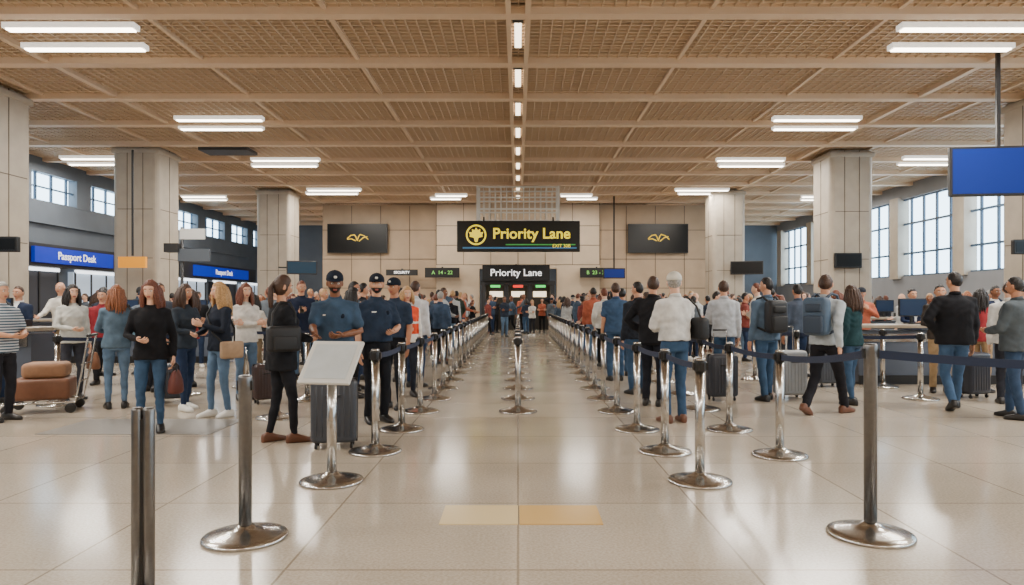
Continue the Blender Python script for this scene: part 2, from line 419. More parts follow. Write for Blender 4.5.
# ---------------------------------------------------------------- people
def remesh(src,vox,it,seed=0,amp=.0045):
    me=D.meshes.new('t'); me.from_pydata(src.v,[],src.f); me.update()
    bm=bmesh.new(); bm.from_mesh(me); bmesh.ops.recalc_face_normals(bm,faces=bm.faces); bm.to_mesh(me); bm.free()
    o=D.objects.new('t',me); SC.collection.objects.link(o)
    r=o.modifiers.new('r','REMESH'); r.mode='VOXEL'; r.voxel_size=vox
    s=o.modifiers.new('s','SMOOTH'); s.factor=.5; s.iterations=it
    dg=bpy.context.evaluated_depsgraph_get(); e=o.evaluated_get(dg); m=e.to_mesh()
    n=len(m.vertices); co=np.empty(n*3,np.float32); m.vertices.foreach_get('co',co); co=co.reshape(-1,3)
    no=np.empty(n*3,np.float32); m.vertex_normals.foreach_get('vector',no); no=no.reshape(-1,3)
    x,y,z=co[:,0],co[:,1],co[:,2]
    w=np.sin(42*z+5*np.sin(13*x+seed)+4*np.sin(11*y+z*9+seed*2))*.6+np.sin(27*x+31*z+3*np.sin(17*y+seed))*.5
    co=co+no*(amp*w)[:,None]
    fs=[tuple(p.vertices) for p in m.polygons]; vs=[tuple(map(float,c)) for c in co]
    e.to_mesh_clear(); D.objects.remove(o); D.meshes.remove(me)
    return vs,fs
def ik(S,T,a,b,pole):
    d=T-S; L=min(d.length,(a+b)*.997); dn=d.normalized(); T=S+dn*L
    c=max(-1,min(1,(a*a+L*L-b*b)/(2*a*L))); pp=(pole-dn*pole.dot(dn)).normalized()
    return S+dn*(a*c)+pp*(a*math.sqrt(1-c*c)),T
ARMS={'down':((.235,-.05,.86),(.3,.9,-.1)),'front':((.09,-.27,1.08),(.7,.5,-.5)),'phone':((.07,-.27,1.20),(.6,.4,-.7)),
 'fold':((-.10,-.19,1.15),(.8,.3,-.5)),'hip':((.19,-.05,1.0),(1,.6,0)),'reach':((.16,-.46,1.10),(.4,.5,-.7)),'strap':((.12,-.13,1.30),(.7,.2,-.7)),
 'pocket':((.2,-.09,.92),(.7,.8,0)),'swingf':((.22,-.26,.93),(.2,.9,-.2)),'swingb':((.25,.16,.90),(.2,.9,.2)),'ear':((.11,-.07,1.56),(.8,-.4,-.6)),'carry':((.26,-.02,.87),(.4,.9,0)),'point':((.3,-.42,1.3),(.5,.4,-.7))}
def smooth01(t): t=max(0,min(1,t)); return t*t*(3-2*t)
def head_pt(dx,dy,dz):
    x=.077*dx; y=.094*dy; z=.117*dz
    if dz<0:
        x*=1-.30*(-dz)**1.5
        if dy>0: y*=1-.45*(-dz)**1.2
        else: y*=1-.06*(-dz)
    if dz>0.2: x*=1+.04
    if dy<0: y*=.95
    if dy<-.25:
        f=min(1,(-dy-.25)/.4)
        nz=0
        if -.036<z<.02: nz=(.02-z)/.05
        elif -.05<z<=-.036: nz=1.12*(z+.05)/.014
        y-=f*.024*nz*math.exp(-(x/.0125)**2)
        for s in(-1,1): y+=f*.011*math.exp(-((x-s*.031)/.016)**2-((z-.006)/.013)**2)
        y-=f*.004*math.exp(-((z-.03)/.01)**2)
        y-=f*.006*math.exp(-(x/.024)**2-((z+.062)/.012)**2)
        y-=f*.010*math.exp(-(x/.024)**2-((z+.103)/.016)**2)
        for s in(-1,1): y-=f*.004*math.exp(-((x-s*.043)/.018)**2-((z+.025)/.02)**2)
    return V(x,y,z)
def sphere_dirs(nu,nv):
    for i in range(1,nv):
        a=-PI/2+PI*i/nv
        yield [(math.cos(a)*math.cos(2*PI*j/nu),math.cos(a)*math.sin(2*PI*j/nu),math.sin(a)) for j in range(nu)]
def hand(mb,W,d,nrm,s,curl,mi):
    d=d.normalized(); nrm=(nrm-d*nrm.dot(d)).normalized(); wd=d.cross(nrm)
    if wd.dot(V(0,-1,.6))<0: wd=-wd
    rings=[]
    for t,w,h in((-.015,.024,.018),(.01,.031,.017),(.045,.04,.016),(.075,.041,.014),(.092,.036,.010)):
        c=W+d*t; rings.append([c+wd*(w*math.cos(2*PI*j/10))+nrm*(h*math.sin(2*PI*j/10)) for j in range(10)])
    mb.loft(rings,mi)
    for k,(o,L) in enumerate(((.029,.072),(.010,.082),(-.010,.076),(-.028,.060))):
        p=W+d*.085+wd*o; pts=[p-d*.01]; dirn=d+wd*o*2
        q=p.copy()
        for i,fr in enumerate((.45,.32,.23)):
            ang=curl*(.5+i*.75)
            dd=(dirn*math.cos(ang)+nrm*math.sin(ang)).normalized(); q=q+dd*L*fr; pts.append(q.copy())
        mb.tube(pts,[.0095,.009,.008,.0065],mi,n=6)
    p=W+d*.025+wd*.03
    pts=[p-wd*.01,p+d*.02+wd*.018+nrm*.006,p+d*.045+wd*.024+nrm*.016,p+d*.065+wd*.02+nrm*.022]
    mb.tube(pts,[.013,.012,.010,.008],mi,n=6)
TOP,BOT,SKIN,HAIR,SHOE,WHT,DRK,LIP,ACC=range(9)
def person_mesh(sex='m',armR='down',armL='down',stride=0,lean=0,hy=0,hp=0,hair='short',sleeve='long',loose=.008,hem=.86,lod=0,cap=False,beard=False,inner=False,seed=0,build=1.0,stance=.1,bootcut=0,badge=False,vest=False):
    mb=MB(); male=sex=='m'; vox=.015 if lod==0 else .024
    drop=max(0,.905-(.09+math.sqrt(.822**2-stride**2)))
    Rl=Matrix.Rotation(math.radians(lean),3,'X'); piv=V(0,0,.95)
    def U(p): return Rl@(Vector(p)-piv)+piv-V(0,0,drop)
    if male: prof=[(hem,.184,.13,0),(.95,.178,.128,0),(1.06,.166,.122,0),(1.2,.174,.126,0),(1.31,.186,.13,0),(1.39,.172,.115,.005),(1.44,.115,.088,.01),(1.475,.07,.068,.01)]
    else: prof=[(hem,.182,.128,.005),(.95,.172,.124,.005),(1.07,.142,.104,0),(1.18,.148,.118,-.008),(1.27,.158,.132,-.016),(1.35,.155,.11,-.002),(1.405,.125,.092,.005),(1.44,.085,.074,.01),(1.475,.056,.056,.01)]
    prof=[p for i,p in enumerate(prof) if i==0 or p[0]>hem+.03]
    bw=build
    def ring(z,rx,ry,yo,n=20):
        r=[]
        for j in range(n):
            a=2*PI*j/n; c,s_=math.cos(a),math.sin(a)
            r.append(U((rx*math.copysign(abs(c)**.9,c),ry*math.copysign(abs(s_)**.9,s_)+yo,z)))
        return r
    sh=MB()
    sh.loft([ring(z,(rx+(loose if z<1.42 else 0))*(bw if z<1.4 else 1),(ry+(loose if z<1.42 else 0))*(bw if z<1.35 else 1),yo) for z,rx,ry,yo in prof])
    sx=.178 if male else .155; thick=1.0 if male else .82
    for s,arm in((-1,armR),(1,armL)):
        t,pl=ARMS[arm]; S=U((s*sx,0.005,1.385)); T=V(s*t[0],t[1],t[2]-drop)
        if not male: T.x*=.93
        E,W=ik(S,T,.285,.255,V(s*pl[0],pl[1],pl[2]))
        fd=(W-E).normalized()
        if sleeve=='long':
            sh.tube([U((s*sx*.72,.005,1.385)),S,(S*.5+E*.5),E,(E*.5+W*.5),W-fd*.005],[(.066*thick+loose*.6),(.068*thick+loose*.6),.055*thick+loose*.6,.047*thick+loose*.6,.043*thick+loose*.6,.034*thick+loose*.5],n=12)
        else:
            q=.72 if sleeve=='short' else .1
            sh.tube([U((s*sx*.72,.005,1.385)),S,S*(1-q)+E*q],[.066*thick+loose*.6,.066*thick+loose*.6,.058*thick+loose],n=12)
            mb.tube([S,S*.5+E*.5,E,E*.6+W*.4,W],[.048*thick,.045*thick,.038*thick,.038*thick,.025*thick],SKIN,n=10)
        nrm=V(-s,0,.15) if arm in('down','swingf','swingb','pocket','carry') else (V(-s*.6,.2,.8) if arm in('front','reach','point') else V(-s*.4,.7,.2))
        if arm=='ear': nrm=V(-s,0,0)
        hd=fd
        if arm in('down','carry'): hd=(fd+V(0,0,-.5)).normalized()
        hand(mb,W+fd*.01,hd,nrm,s,.75 if arm in('carry','phone','strap','front') else .35,SKIN)
        if arm=='phone' and s==-1:
            c=W+fd*.07+V(0,-.03,.02); mb.rbox(c,(.075,.012,.15),.005,DRK,Matrix.Rotation(-.6,3,'X'),seg=1)
    vs,fs=remesh(sh,vox,4,seed)
    o=len(mb.v); mb.v+=vs
    for f in fs:
        c=[sum(vs[i][k] for i in f)/len(f) for k in range(3)]
        mi=TOP
        zz=c[2]+drop
        if inner and c[1]<-.05 and abs(c[0])<(.022+.10*max(0,zz-1.12)) and zz>.98 and zz<1.5 and abs(c[0])<.07: mi=ACC
        if vest and abs(c[0])<.19 and 1.0<zz<1.45 and not(1.16<zz<1.2): mi=ACC
        mb.f.append(tuple(i+o for i in f)); mb.m.append(mi); mb.s.append(True)
    if male:
        mb.loft([[U((r_*math.cos(a),.01+r_*math.sin(a)*.98-(.0),z+.014*math.sin(a))) for a in [2*PI*j/16 for j in range(16)]] for r_,z in((.078,1.452),(.066,1.495),(.062,1.5),(.058,1.47))],TOP if not inner else ACC)
    tr=MB()
    pr=[(1.03,.150,.105),(.98,.16,.112),(.9,.17,.118),(.83,.155,.108)] if male else [(1.03,.13,.095),(.98,.15,.108),(.9,.168,.118),(.83,.155,.108)]
    tr.loft([[V(rx*bw*math.cos(2*PI*j/20),ry*bw*math.sin(2*PI*j/20)+.005,z-drop) for j in range(20)] for z,rx,ry in pr])
    for s in(-1,1):
        yo=0; lift=0; pitch=0
        if stride:
            if s==-1: yo=-stride
            else: yo=stride; pitch=25 if stride>.12 else 0
        az=.085 if not pitch else .1235
        A=V(s*stance,yo,az); Hj=V(s*.088,0,.905-drop)
        K,A2=ik(Hj,A,.425,.40,V(s*.1,-1,0))
        rr=[.088,.084,.063,.057,.052] if male else [.086,.078,.054,.049,.036]
        if bootcut: rr[3]+=.01; rr[4]+=.025
        tr.tube([Hj-V(0,0,.02),Hj*.55+K*.45,K,K*.5+A2*.5,A2-V(0,0,-.005)],rr,n=14)
        M=Matrix.Translation(V(A.x,A.y,0))@Matrix.Rotation(s*math.radians(9),4,'Z')
        if pitch:
            a=math.radians(pitch); M=Matrix.Translation(V(A.x,A.y-.064,0))@Matrix.Rotation(a,4,'X')@Matrix.Translation(V(0,.11,0))
        mb.M=M; rings=[]
        for y,hw,zt in((.083,.018,.05),(.072,.034,.085),(.03,.039,.105),(-.02,.042,.10),(-.07,.047,.075),(-.12,.048,.058),(-.165,.036,.046),(-.185,.016,.034)):
            rings.append([V(hw*max(-1,min(1,1.25*math.cos(b))),y,max(0,min(1,.5+.62*math.sin(b)))*zt) for b in [2*PI*j/12 for j in range(12)]])
        mb.loft(rings,SHOE)
        mb.M=None
    vs,fs=remesh(tr,vox,3,seed+3,.004)
    o=len(mb.v); mb.v+=vs
    for f in fs: mb.f.append(tuple(i+o for i in f)); mb.m.append(BOT); mb.s.append(True)
    if hem>.94:
        mb.loft([[U((rx*math.cos(2*PI*j/20)*bw,ry*math.sin(2*PI*j/20)*bw+.003,z)) for j in range(20)] for z,rx,ry in((.955,.172,.124),(.96,.178,.13),(.995,.176,.128),(1.0,.17,.122))],DRK)
    if badge:
        mb.ell(U((.085,-.137,1.3)),(.022,.006,.028),LIP+1,10,6); mb.box(U((-.085,-.135,1.31)),(.06,.006,.014),WHT)
        for s in(-1,1): mb.ell(U((s*.232,-.01,1.3)),(.008,.028,.03),ACC,8,6)
    nr=.054 if male else .046
    hc=U((0,-.012,1.632)); 
    mb.tube([U((0,.008,1.42)),U((0,.004,1.5)),hc+V(0,.012,-.05)],[nr*1.15,nr,nr],SKIN,n=12)
    HM=Matrix.Translation(hc)@Matrix.Rotation(math.radians(hy),4,'Z')@Matrix.Rotation(math.radians(hp),4,'X')
    mb.M=HM
    nu,nv=(36,28) if lod==0 else (22,16)
    n0=len(mb.f)
    mb.loft([[head_pt(*d) for d in r] for r in sphere_dirs(nu,nv)],SKIN)
    inv=HM.inverted()
    for i in range(n0,len(mb.f)):
        f=mb.f[i]; c=inv@(sum((Vector(mb.v[k]) for k in f),Vector())/len(f))
        if c.y<-.07 and abs(c.x)<.025 and -.071<c.z<-.053: mb.m[i]=LIP
        elif beard and c.y<.0 and c.z<-.035 and not(abs(c.x)<.02 and -.075<c.z<-.05): mb.m[i]=HAIR
    for s in(-1,1):
        mb.ell((s*.031,-.073,.006),(.0125,.0125,.0095),WHT,10,6); mb.ell((s*.031,-.083,.006),(.0055,.004,.006),DRK,8,6)
        mb.tube([(s*.016,-.091,.026),(s*.032,-.09,.031),(s*.047,-.078,.026)],.0035,HAIR,n=5)
        mb.ell((s*.078,.008,-.005),(.011,.02,.032),SKIN,8,6,Matrix.Rotation(s*.25,3,'Z'))
    rs=random.Random(seed)
    def thr(dy,long_):
        pts=[(-1,.62),(-.6,.5),(-.3,.28),(0,-.1),(.3,-.35),(1,-.62)] if not long_ else [(-1,.6),(-.7,.42),(-.45,-.05),(-.25,-.55),(0,-.8),(1,-.9)]
        for (a,b),(c,d) in zip(pts,pts[1:]):
            if dy<=c: return b+(d-b)*(dy-a)/(c-a)
        return pts[-1][1]
    long_=hair in('long','pony','bob')
    if hair!='bald':
        rings=[]
        for r in sphere_dirs(nu,nv):
            q=[]
            for dx,dy,dz in r:
                t=smooth01((dz-thr(dy,long_)+.05)/.14)
                k=.93+t*(.17 if long_ else .135)+t*.02*math.sin(14*dx+9*dz+seed)
                p=head_pt(dx,dy,dz) if dy>-.25 else V(.077*dx,.088*dy,.117*dz)
                q.append(p*k+V(0,.003,.004*t))
            rings.append(q)
        mb.loft(rings,HAIR)
    if hair in('long','bob'):
        L=.34 if hair=='long' else .2
        ns=27 if lod==0 else 15
        for i in range(ns):
            a=math.radians(-42+264*i/(ns-1))
            cx,cy=math.cos(a),math.sin(a)
            r0=.075+.006*(i%2); ph=rs.random()*6; l=L*(.8+.3*rs.random())
            if cy<-.1: l*=.95
            pts=[]
            for k in range(6):
                t=k/5; wv=.008*math.sin(ph+t*7)
                rad=r0*(1+.22*math.sin(t*PI*.8))+ (.03*t if cy>-.2 else .012*t)
                pts.append(V(cx*(rad)+wv,cy*(rad*1.1)+.012+(.02*t),.05-l*t))
            kk=1 if lod else .78
            mb.tube(pts,[.02*kk,.028*kk,.029*kk,.026*kk,.019*kk,.007*kk],HAIR,n=7)
    if hair=='pony':
        for i in range(5):
            a=i*1.256; pts=[V(.008*math.cos(a),.1,.035)]+[V(.022*math.cos(a+k)*1.0,.135+.01*math.sin(a)-.01*k,.03-.065*k) for k in range(1,5)]
            mb.tube(pts,[.014,.022,.024,.02,.008],HAIR,n=7)
    if hair=='bun': mb.ell((0,.085,.085),(.045,.045,.042),HAIR,12,8)
    if cap:
        rings=[]
        for z,k in((.03,1.12),(.05,1.13),(.08,1.08),(.105,.92),(.125,.66),(.137,.3)):
            rings.append([V(.08*k*math.cos(2*PI*j/20),.098*k*math.sin(2*PI*j/20)+.004,z) for j in range(20)])
        mb.loft(rings,ACC); mb.ell((0,0.004,.138),(.008,.008,.006),ACC,8,5)
        top=[];bot=[]
        for j in range(13):
            a=PI+PI*j/12; top.append(V(.08*math.cos(a),.1*math.sin(a),.045)); bot.append(V(.083*math.cos(a),.1*math.sin(a)*1.0-.065*max(0,-math.sin(a))**.8,.045-.006*max(0,-math.sin(a))))
        vs=top+bot+[p-V(0,0,.006) for p in top]+[p-V(0,0,.006) for p in bot]; fs=[]
        for j in range(12): fs+=[(j,j+1,14+j,13+j),(26+j,39+j,40+j,27+j),(13+j,14+j,40+j,39+j)]
        mb.add(vs,fs,ACC)
        if badge: mb.ell((0,-.108,.075),(.018,.005,.016),WHT,8,6)
    mb.M=None
    return mb
eyew=mat('eye_white',(225,220,212),.3); eyed=mat('eye_dark',(22,18,16),.3); lips=mat('lips',(165,92,84),.5)
def skin(c): return mat('skin_%d'%sum(c),c,.5,0,.05,12,spec=.4)
SK=[skin(c) for c in((218,170,142),(198,146,116),(180,124,94),(128,84,60),(92,60,44))]
def hairm(c):
    return mat('hair_%d_%d_%d'%c,c,.45,0,.35,60,.4,90,spec=.4)
HR={'black':hairm((28,24,24)),'brown':hairm((66,45,34)),'ginger':hairm((128,76,46)),'blonde':hairm((180,142,96)),'grey':hairm((150,146,140)),'auburn':hairm((104,58,42)),'white':hairm((215,212,205))}
shoeb=mat('shoe_black',(28,26,26),.4); shoew=mat('shoe_white',(222,220,214),.5); shoen=mat('shoe_brown',(98,60,40),.45)
J=(56,80,108); JL=(90,114,140); JD=(36,50,76); BK=(24,25,29); NV=(30,38,58)
def acc_backpack(mb):
    mb.rbox((0,.215,1.20),(.31,.17,.46),.06,0); mb.rbox((0,.305,1.10),(.24,.06,.22),.025,1); mb.rbox((0,.30,1.30),(.2,.05,.1),.02,1)
    mb.tube([(-.03,.2,1.44),(0,.2,1.47),(.03,.2,1.44)],.008,1,n=6)
    for s in(-1,1):
        mb.tube([(s*.09,.15,1.42),(s*.105,.06,1.475),(s*.115,-.06,1.45),(s*.125,-.14,1.32),(s*.15,-.11,1.15),(s*.17,.04,1.04),(s*.13,.15,1.0)],.017,1,n=8)
def acc_shoulderbag(mb,s=1):
    mb.rbox((s*.27,.06,1.10),(.13,.34,.26),.04,0); mb.rbox((s*.34,.06,1.06),(.03,.24,.14),.012,1)
    mb.tube([(s*.25,-.06,1.2),(s*.2,-.08,1.36),(s*.15,-.04,1.47),(s*.13,.05,1.475),(s*.2,.15,1.36),(s*.25,.18,1.2)],.012,1,n=7)
def acc_handbag(mb,s=1,x=.27,y=-.06,z=.55):
    rings=[]
    for zz,a,b in((0,.07,.14),(.02,.085,.165),(.14,.075,.155),(.24,.04,.13),(.26,.03,.12)):
        rings.append([V(s*x+a*math.cos(t),y+b*math.sin(t),z-.1+zz) for t in [2*PI*j/18 for j in range(18)]])
    mb.loft(rings,0)
    for dx in(-.02,.02): mb.tube([(s*x+dx,y-.09,z+.14),(s*x+dx,y-.06,z+.21),(s*x,y,z+.245),(s*x+dx,y+.06,z+.21),(s*x+dx,y+.09,z+.14)],.008,1,n=6)
def acc_crossbag(mb,s=1):
    mb.tube([(-s*.12,-.02,1.47),(-s*.05,-.15,1.33),(s*.1,-.16,1.1),(s*.2,-.06,.95),(s*.2,.08,.95),(s*.08,.16,1.15),(-s*.08,.15,1.36),(-s*.12,.03,1.475)],.013,1,n=7)
    mb.rbox((s*.24,.02,.88),(.1,.3,.22),.03,0)
ACCF={'backpack':acc_backpack,'shoulder_bag':acc_shoulderbag,'handbag':acc_handbag,'crossbody_bag':acc_crossbag}
def mats_for(top,bot,sk,hr,shoe,acc):
    return [fab(top),fab(bot),SK[sk],HR[hr],shoe,eyew,eyed,lips,acc]
def person(name,x,y,h,yaw,top,bot,sk=0,hr='brown',shoe=shoeb,acc=None,bag=None,bagc=(30,30,34),bagc2=(20,20,22),bags=1,**kw):
    kw.setdefault('seed',int(abs(x*37+y*11)))
    mb=person_mesh(**kw); ac=fab(acc) if isinstance(acc,tuple) else (acc or fab((200,200,200)))
    me=mb.mesh(name,mats_for(top,bot,sk,hr,shoe,ac))
    o=link(name,me,(x,y,0),math.radians(yaw),h/1.75)
    if bag:
        b=MB(); f=ACCF[bag]
        f(b) if bag=='backpack' else f(b,bags)
        b.obj(bag,[mat('bag_%d_%d_%d'%bagc,bagc,.6,0,.1,20),mat('bagt_%d_%d_%d'%bagc2,bagc2,.6)],parent=o)
    return o
W_='traveler_woman'; M_='traveler_man'
stripe=mat('striped_shirt',(200,205,210),.8)
nt=stripe.node_tree; tc=nt.nodes.new('ShaderNodeTexCoord'); wv=nt.nodes.new('ShaderNodeTexWave'); wv.bands_direction='Z'; wv.inputs['Scale'].default_value=9
rp=nt.nodes.new('ShaderNodeValToRGB'); rp.color_ramp.interpolation='CONSTANT'; rp.color_ramp.elements[1].position=.5; rp.color_ramp.elements[0].color=lin((62,84,104)); rp.color_ramp.elements[1].color=lin((196,202,206))
nt.links.new(tc.outputs['Object'],wv.inputs['Vector']); nt.links.new(wv.outputs['Fac'],rp.inputs['Fac']); nt.links.new(rp.outputs['Color'],nt.nodes['Principled BSDF'].inputs['Base Color'])
o=person(M_,-6.28,8.5,1.68,75,(200,200,200),(40,40,46),1,'grey',armR='front',armL='front',sleeve='short',build=1.1); o.data.materials[0]=stripe
person(W_,-6.62,10.4,1.7,50,(190,190,184),(52,54,62),0,'black',sex='f',hair='long',armR='front',armL='down',bag='handbag',bagc=(120,78,52),loose=.014)
person(M_,-7.3,12.3,1.66,10,(130,40,48),(40,40,44),1,'black',armR='down',armL='down')
person(W_,-5.45,9.5,1.67,-150,(84,104,122),JL,0,'ginger',sex='f',hair='long',armR='hip',armL='front',bag='shoulder_bag',bagc=(96,130,150),bags=-1,loose=.014)
person(W_,-4.07,7.76,1.68,18,(24,24,28),J,0,'auburn',shoe=shoeb,sex='f',hair='long',armR='front',armL='carry',hy=-10,hp=8,bag='handbag',bagc=(96,46,38),bags=1,loose=.012,hem=.84)
person(W_,-4.45,9.35,1.68,70,(48,56,66),JD,1,'brown',sex='f',hair='long',armR='front',armL='phone',shoe=shoew,stride=.08)
person(W_,-3.75,8.8,1.69,-35,(32,38,50),JL,0,'blonde',shoe=shoew,sex='f',hair='long',armR='front',armL='phone',hy=-10,bag='crossbody_bag',bagc=(170,140,110),stride=.06)
person(W_,-4.05,10.4,1.72,40,(208,204,198),JL,0,'auburn',sex='f',hair='long',armR='fold',armL='fold')
person(W_,-2.43,7.2,1.71,125,(26,27,31),(30,31,36),1,'brown',shoe=shoen,sex='f',hair='pony',armR='front',armL='front',loose=.026,hem=.76,bag='shoulder_bag',bagc=(24,24,27),bags=-1,hp=8,stride=.1)
person('security_officer',-1.98,7.6,1.77,10,(58,78,100),(28,32,42),3,'black',acc=(24,32,46),cap=True,armR='reach',armL='front',sleeve='short',hem=.96,badge=True,beard=True,lean=8,hy=8,hp=8,build=1.08)
person('security_officer',-1.70,8.4,1.77,35,(40,52,70),(24,26,32),1,'black',acc=(22,28,40),cap=True,armR='down',armL='front',sleeve='short',hem=.96,badge=True,beard=True,hy=-25,build=1.05)
person('security_officer',-1.68,9.5,1.76,-20,(44,56,74),(24,26,32),2,'black',acc=(22,28,40),cap=True,armR='hip',armL='down',sleeve='short',hem=.96,badge=True)
person('airport_steward',-1.70,10.7,1.68,20,(228,224,216),(40,44,54),0,'blonde',acc=(226,84,52),sex='f',hair='bob',vest=True,armR='front',armL='down')
person(M_,-1.75,11.9,1.8,160,(198,200,204),JD,1,'brown')
person(W_,-2.5,10.6,1.66,100,(60,50,70),BK,0,'black',sex='f',hair='long',armR='phone')
person(M_,-2.7,11.5,1.78,80,(86,104,120),JD,2,'black',armR='front',armL='front')
person(M_,-6.3,12.3,1.78,30,(70,76,86),BK,1,'brown',armL='fold',armR='fold')
person(W_,-5.6,12.0,1.66,-60,(150,60,56),J,0,'brown',sex='f',hair='long',armR='phone')
person(M_,-7.4,9.9,1.76,80,(60,66,76),JD,1,'brown',armR='front',armL='front',bag='backpack',bagc=(60,50,44))
person(M_,-5.9,11.3,1.78,150,(28,30,36),(38,40,48),1,'black',armR='down',armL='front',loose=.02)
person(W_,-8.2,10.3,1.66,60,(120,110,104),JD,0,'auburn',sex='f',hair='long',armR='front',armL='front')
person(M_,1.8,12.9,1.8,185,(58,80,108),J,1,'brown',sleeve='short',build=1.12,armR='front',armL='down')
person(M_,2.05,13.8,1.72,170,(30,33,40),J,2,'black',armR='down',armL='front')
person(M_,1.88,11.0,1.76,200,(38,42,50),J,1,'black',armR='pocket',armL='down',loose=.016,hy=30)
person(M_,1.88,9.75,1.8,150,(28,28,32),(32,34,42),1,'brown',cap=False,hair='short',armR='front',armL='hip',loose=.02,hem=.84,hy=25)
person(M_,1.88,8.4,1.79,196,(212,211,208),J,0,'grey',acc=(206,202,192),cap=True,shoe=shoen,armR='front',armL='front',hem=.96,build=1.04,loose=.012,bag='shoulder_bag',bagc=(24,26,30),bags=-1,hy=-25)
person(M_,3.35,11.4,1.79,175,(180,184,190),J,1,'brown',armR='down',armL='front')
person(M_,3.66,10.3,1.8,195,(88,108,130),J,1,'black',bag='backpack',bagc=(26,27,32),stride=.1,armR='swingf',armL='down',hy=35)
person(M_,3.95,9.0,1.84,130,(170,178,184),(28,28,34),1,'brown',shoe=shoen,stride=.29,armR='swingb',armL='swingf',bag='backpack',bagc=(66,86,108),bagc2=(44,58,76),hem=.9,loose=.014,hy=20)
person(W_,4.72,9.9,1.68,215,(30,58,64),J,1,'brown',sex='f',hair='long',armR='front',armL='down',loose=.016,stride=.06)
person(M_,5.86,9.4,1.86,170,(26,27,32),(66,92,124),1,'black',armR='down',armL='hip',loose=.026,hem=.84,build=1.08,stride=.2,hy=30)
person(M_,6.15,8.65,1.75,215,(74,82,88),(50,68,94),2,'black',armR='front',armL='front',loose=.026,hem=.84,build=1.06,shoe=shoeb,stride=.1)
person(M_,6.95,9.9,1.74,150,(206,206,204),(40,42,50),0,'brown',armR='down')
person(W_,7.4,11.2,1.66,120,(150,54,60),(150,126,96),1,'black',sex='f',hair='long',armR='phone')
person(M_,6.75,11.2,1.72,-20,(60,54,50),(156,132,100),1,'black',armR='front',armL='front')
person(M_,4.95,12.4,1.76,190,(70,80,96),JD,2,'black',armR='front')
person(W_,5.5,13.6,1.66,30,(170,60,60),BK,0,'brown',sex='f',hair='long')
person('check_in_agent',7.6,13.5,1.7,0,(30,40,66),BK,1,'black',sex='f',hair='bun',armR='front',armL='front',acc=(220,220,220),inner=True)
person('check_in_agent',9.2,13.5,1.76,5,(32,42,64),BK,3,'black',armR='front',armL='front',acc=(220,220,220),inner=True)
person('check_in_agent',-8.7,12.2,1.72,0,(32,42,64),BK,1,'brown',armR='front',armL='front',acc=(220,220,220),inner=True)
pool=[]
specs=[dict(sex='m',armR='down',armL='front'),dict(sex='m',armR='fold',armL='fold'),dict(sex='m',armR='phone',armL='down',hp=12,hy=10),dict(sex='m',armR='pocket',armL='pocket',loose=.02),
 dict(sex='m',armR='swingf',armL='swingb',stride=.24),dict(sex='f',armR='phone',armL='down',hair='long',hp=12),dict(sex='f',armR='down',armL='front',hair='bob',hy=25),dict(sex='f',armR='fold',armL='fold',hair='pony'),
 dict(sex='f',armR='hip',armL='down',hair='bun',loose=.015),dict(sex='m',armR='front',armL='front',build=1.15,sleeve='short'),dict(sex='m',cap=True,armR='down',armL='strap'),dict(sex='f',armR='front',armL='front',hair='long',loose=.018),
 dict(sex='f',armR='swingf',armL='swingb',hair='long',stride=.22),dict(sex='m',armR='ear',armL='pocket',hy=-20,loose=.016),dict(sex='m',armR='reach',armL='down',lean=6,hair='bald')]
for i,s in enumerate(specs):
    b=person_mesh(lod=1,seed=i*3+1,**s); pool.append((s['sex'],b.mesh('traveler',mats_for((90,90,90),JD,1,'brown',shoeb,fab((40,44,52)))),s))
tops=[(34,36,42),(26,27,31),(60,76,98),(44,52,66),(92,100,108),(178,180,180),(206,202,194),(120,60,54),(150,130,108),(70,86,104),(48,58,50),(96,110,124),(30,38,58),(168,92,70),(30,32,38),(40,46,58)]
bots=[J,JD,JL,BK,(40,42,48),(120,104,82),BK,JD]
placed=[(o.location.x,o.location.y) for o in SC.objects if o.parent is None and (o.name.startswith('travel') or o.name.startswith('sec') or o.name.startswith('air') or o.name.startswith('stan') or o.name.startswith('check_in_agent'))]
counters=[(8.3,12.6,2.9,.9),(-9.2,11.2,2.2,.9),(-9.5,17,3,.9),(10.0,19,2.6,.9),(-14,28,2.7,2.0),(13.6,12.5,2.2,1.6),(-9.6,20,.4,.4)]
cols=[(-12.95,16.7),(-12.5,23.6),(-11.05,32.3),(13.35,17.4),(11.2,24.2),(9.56,32.4)]
rs=random.Random(11)
def try_place(x0,x1,y0,y1,n,md=.58,yaws=None):
    k=0;t=0
    while k<n and t<n*60:
        t+=1; x=rs.uniform(x0,x1); y=rs.uniform(y0,y1)
        if any((x-a)**2+(y-b)**2<md*md for a,b in placed): continue
        if any((x-a)**2+(y-b)**2<.16 for a,b in BP): continue
        if any(abs(x-a)<1.3 and abs(y-b)<1.3 for a,b in cols): continue
        if any(abs(x-a)<c and abs(y-b)<d for a,b,c,d in counters): continue
        placed.append((x,y)); k+=1
        sex,me,s=rs.choice(pool); yaw=rs.choice(yaws)+rs.uniform(-35,35) if yaws else rs.uniform(0,360)
        h=rs.uniform(1.64,1.87) if sex=='m' else rs.uniform(1.55,1.74)
        o=link('traveler_man' if sex=='m' else 'traveler_woman',me,(x,y,0),math.radians(yaw),h/1.75)
        hr=rs.choice(['black','brown','black','brown','blonde','grey','auburn'] if sex=='m' else ['black','brown','ginger','blonde','auburn'])
        ms=mats_for(rs.choice(tops),rs.choice(bots),rs.choice([0,0,1,1,2,3]),hr,rs.choice([shoeb,shoeb,shoew,shoen]),fab((40,44,52)))
        for i,m in enumerate(ms): o.material_slots[i].link='OBJECT'; o.material_slots[i].material=m
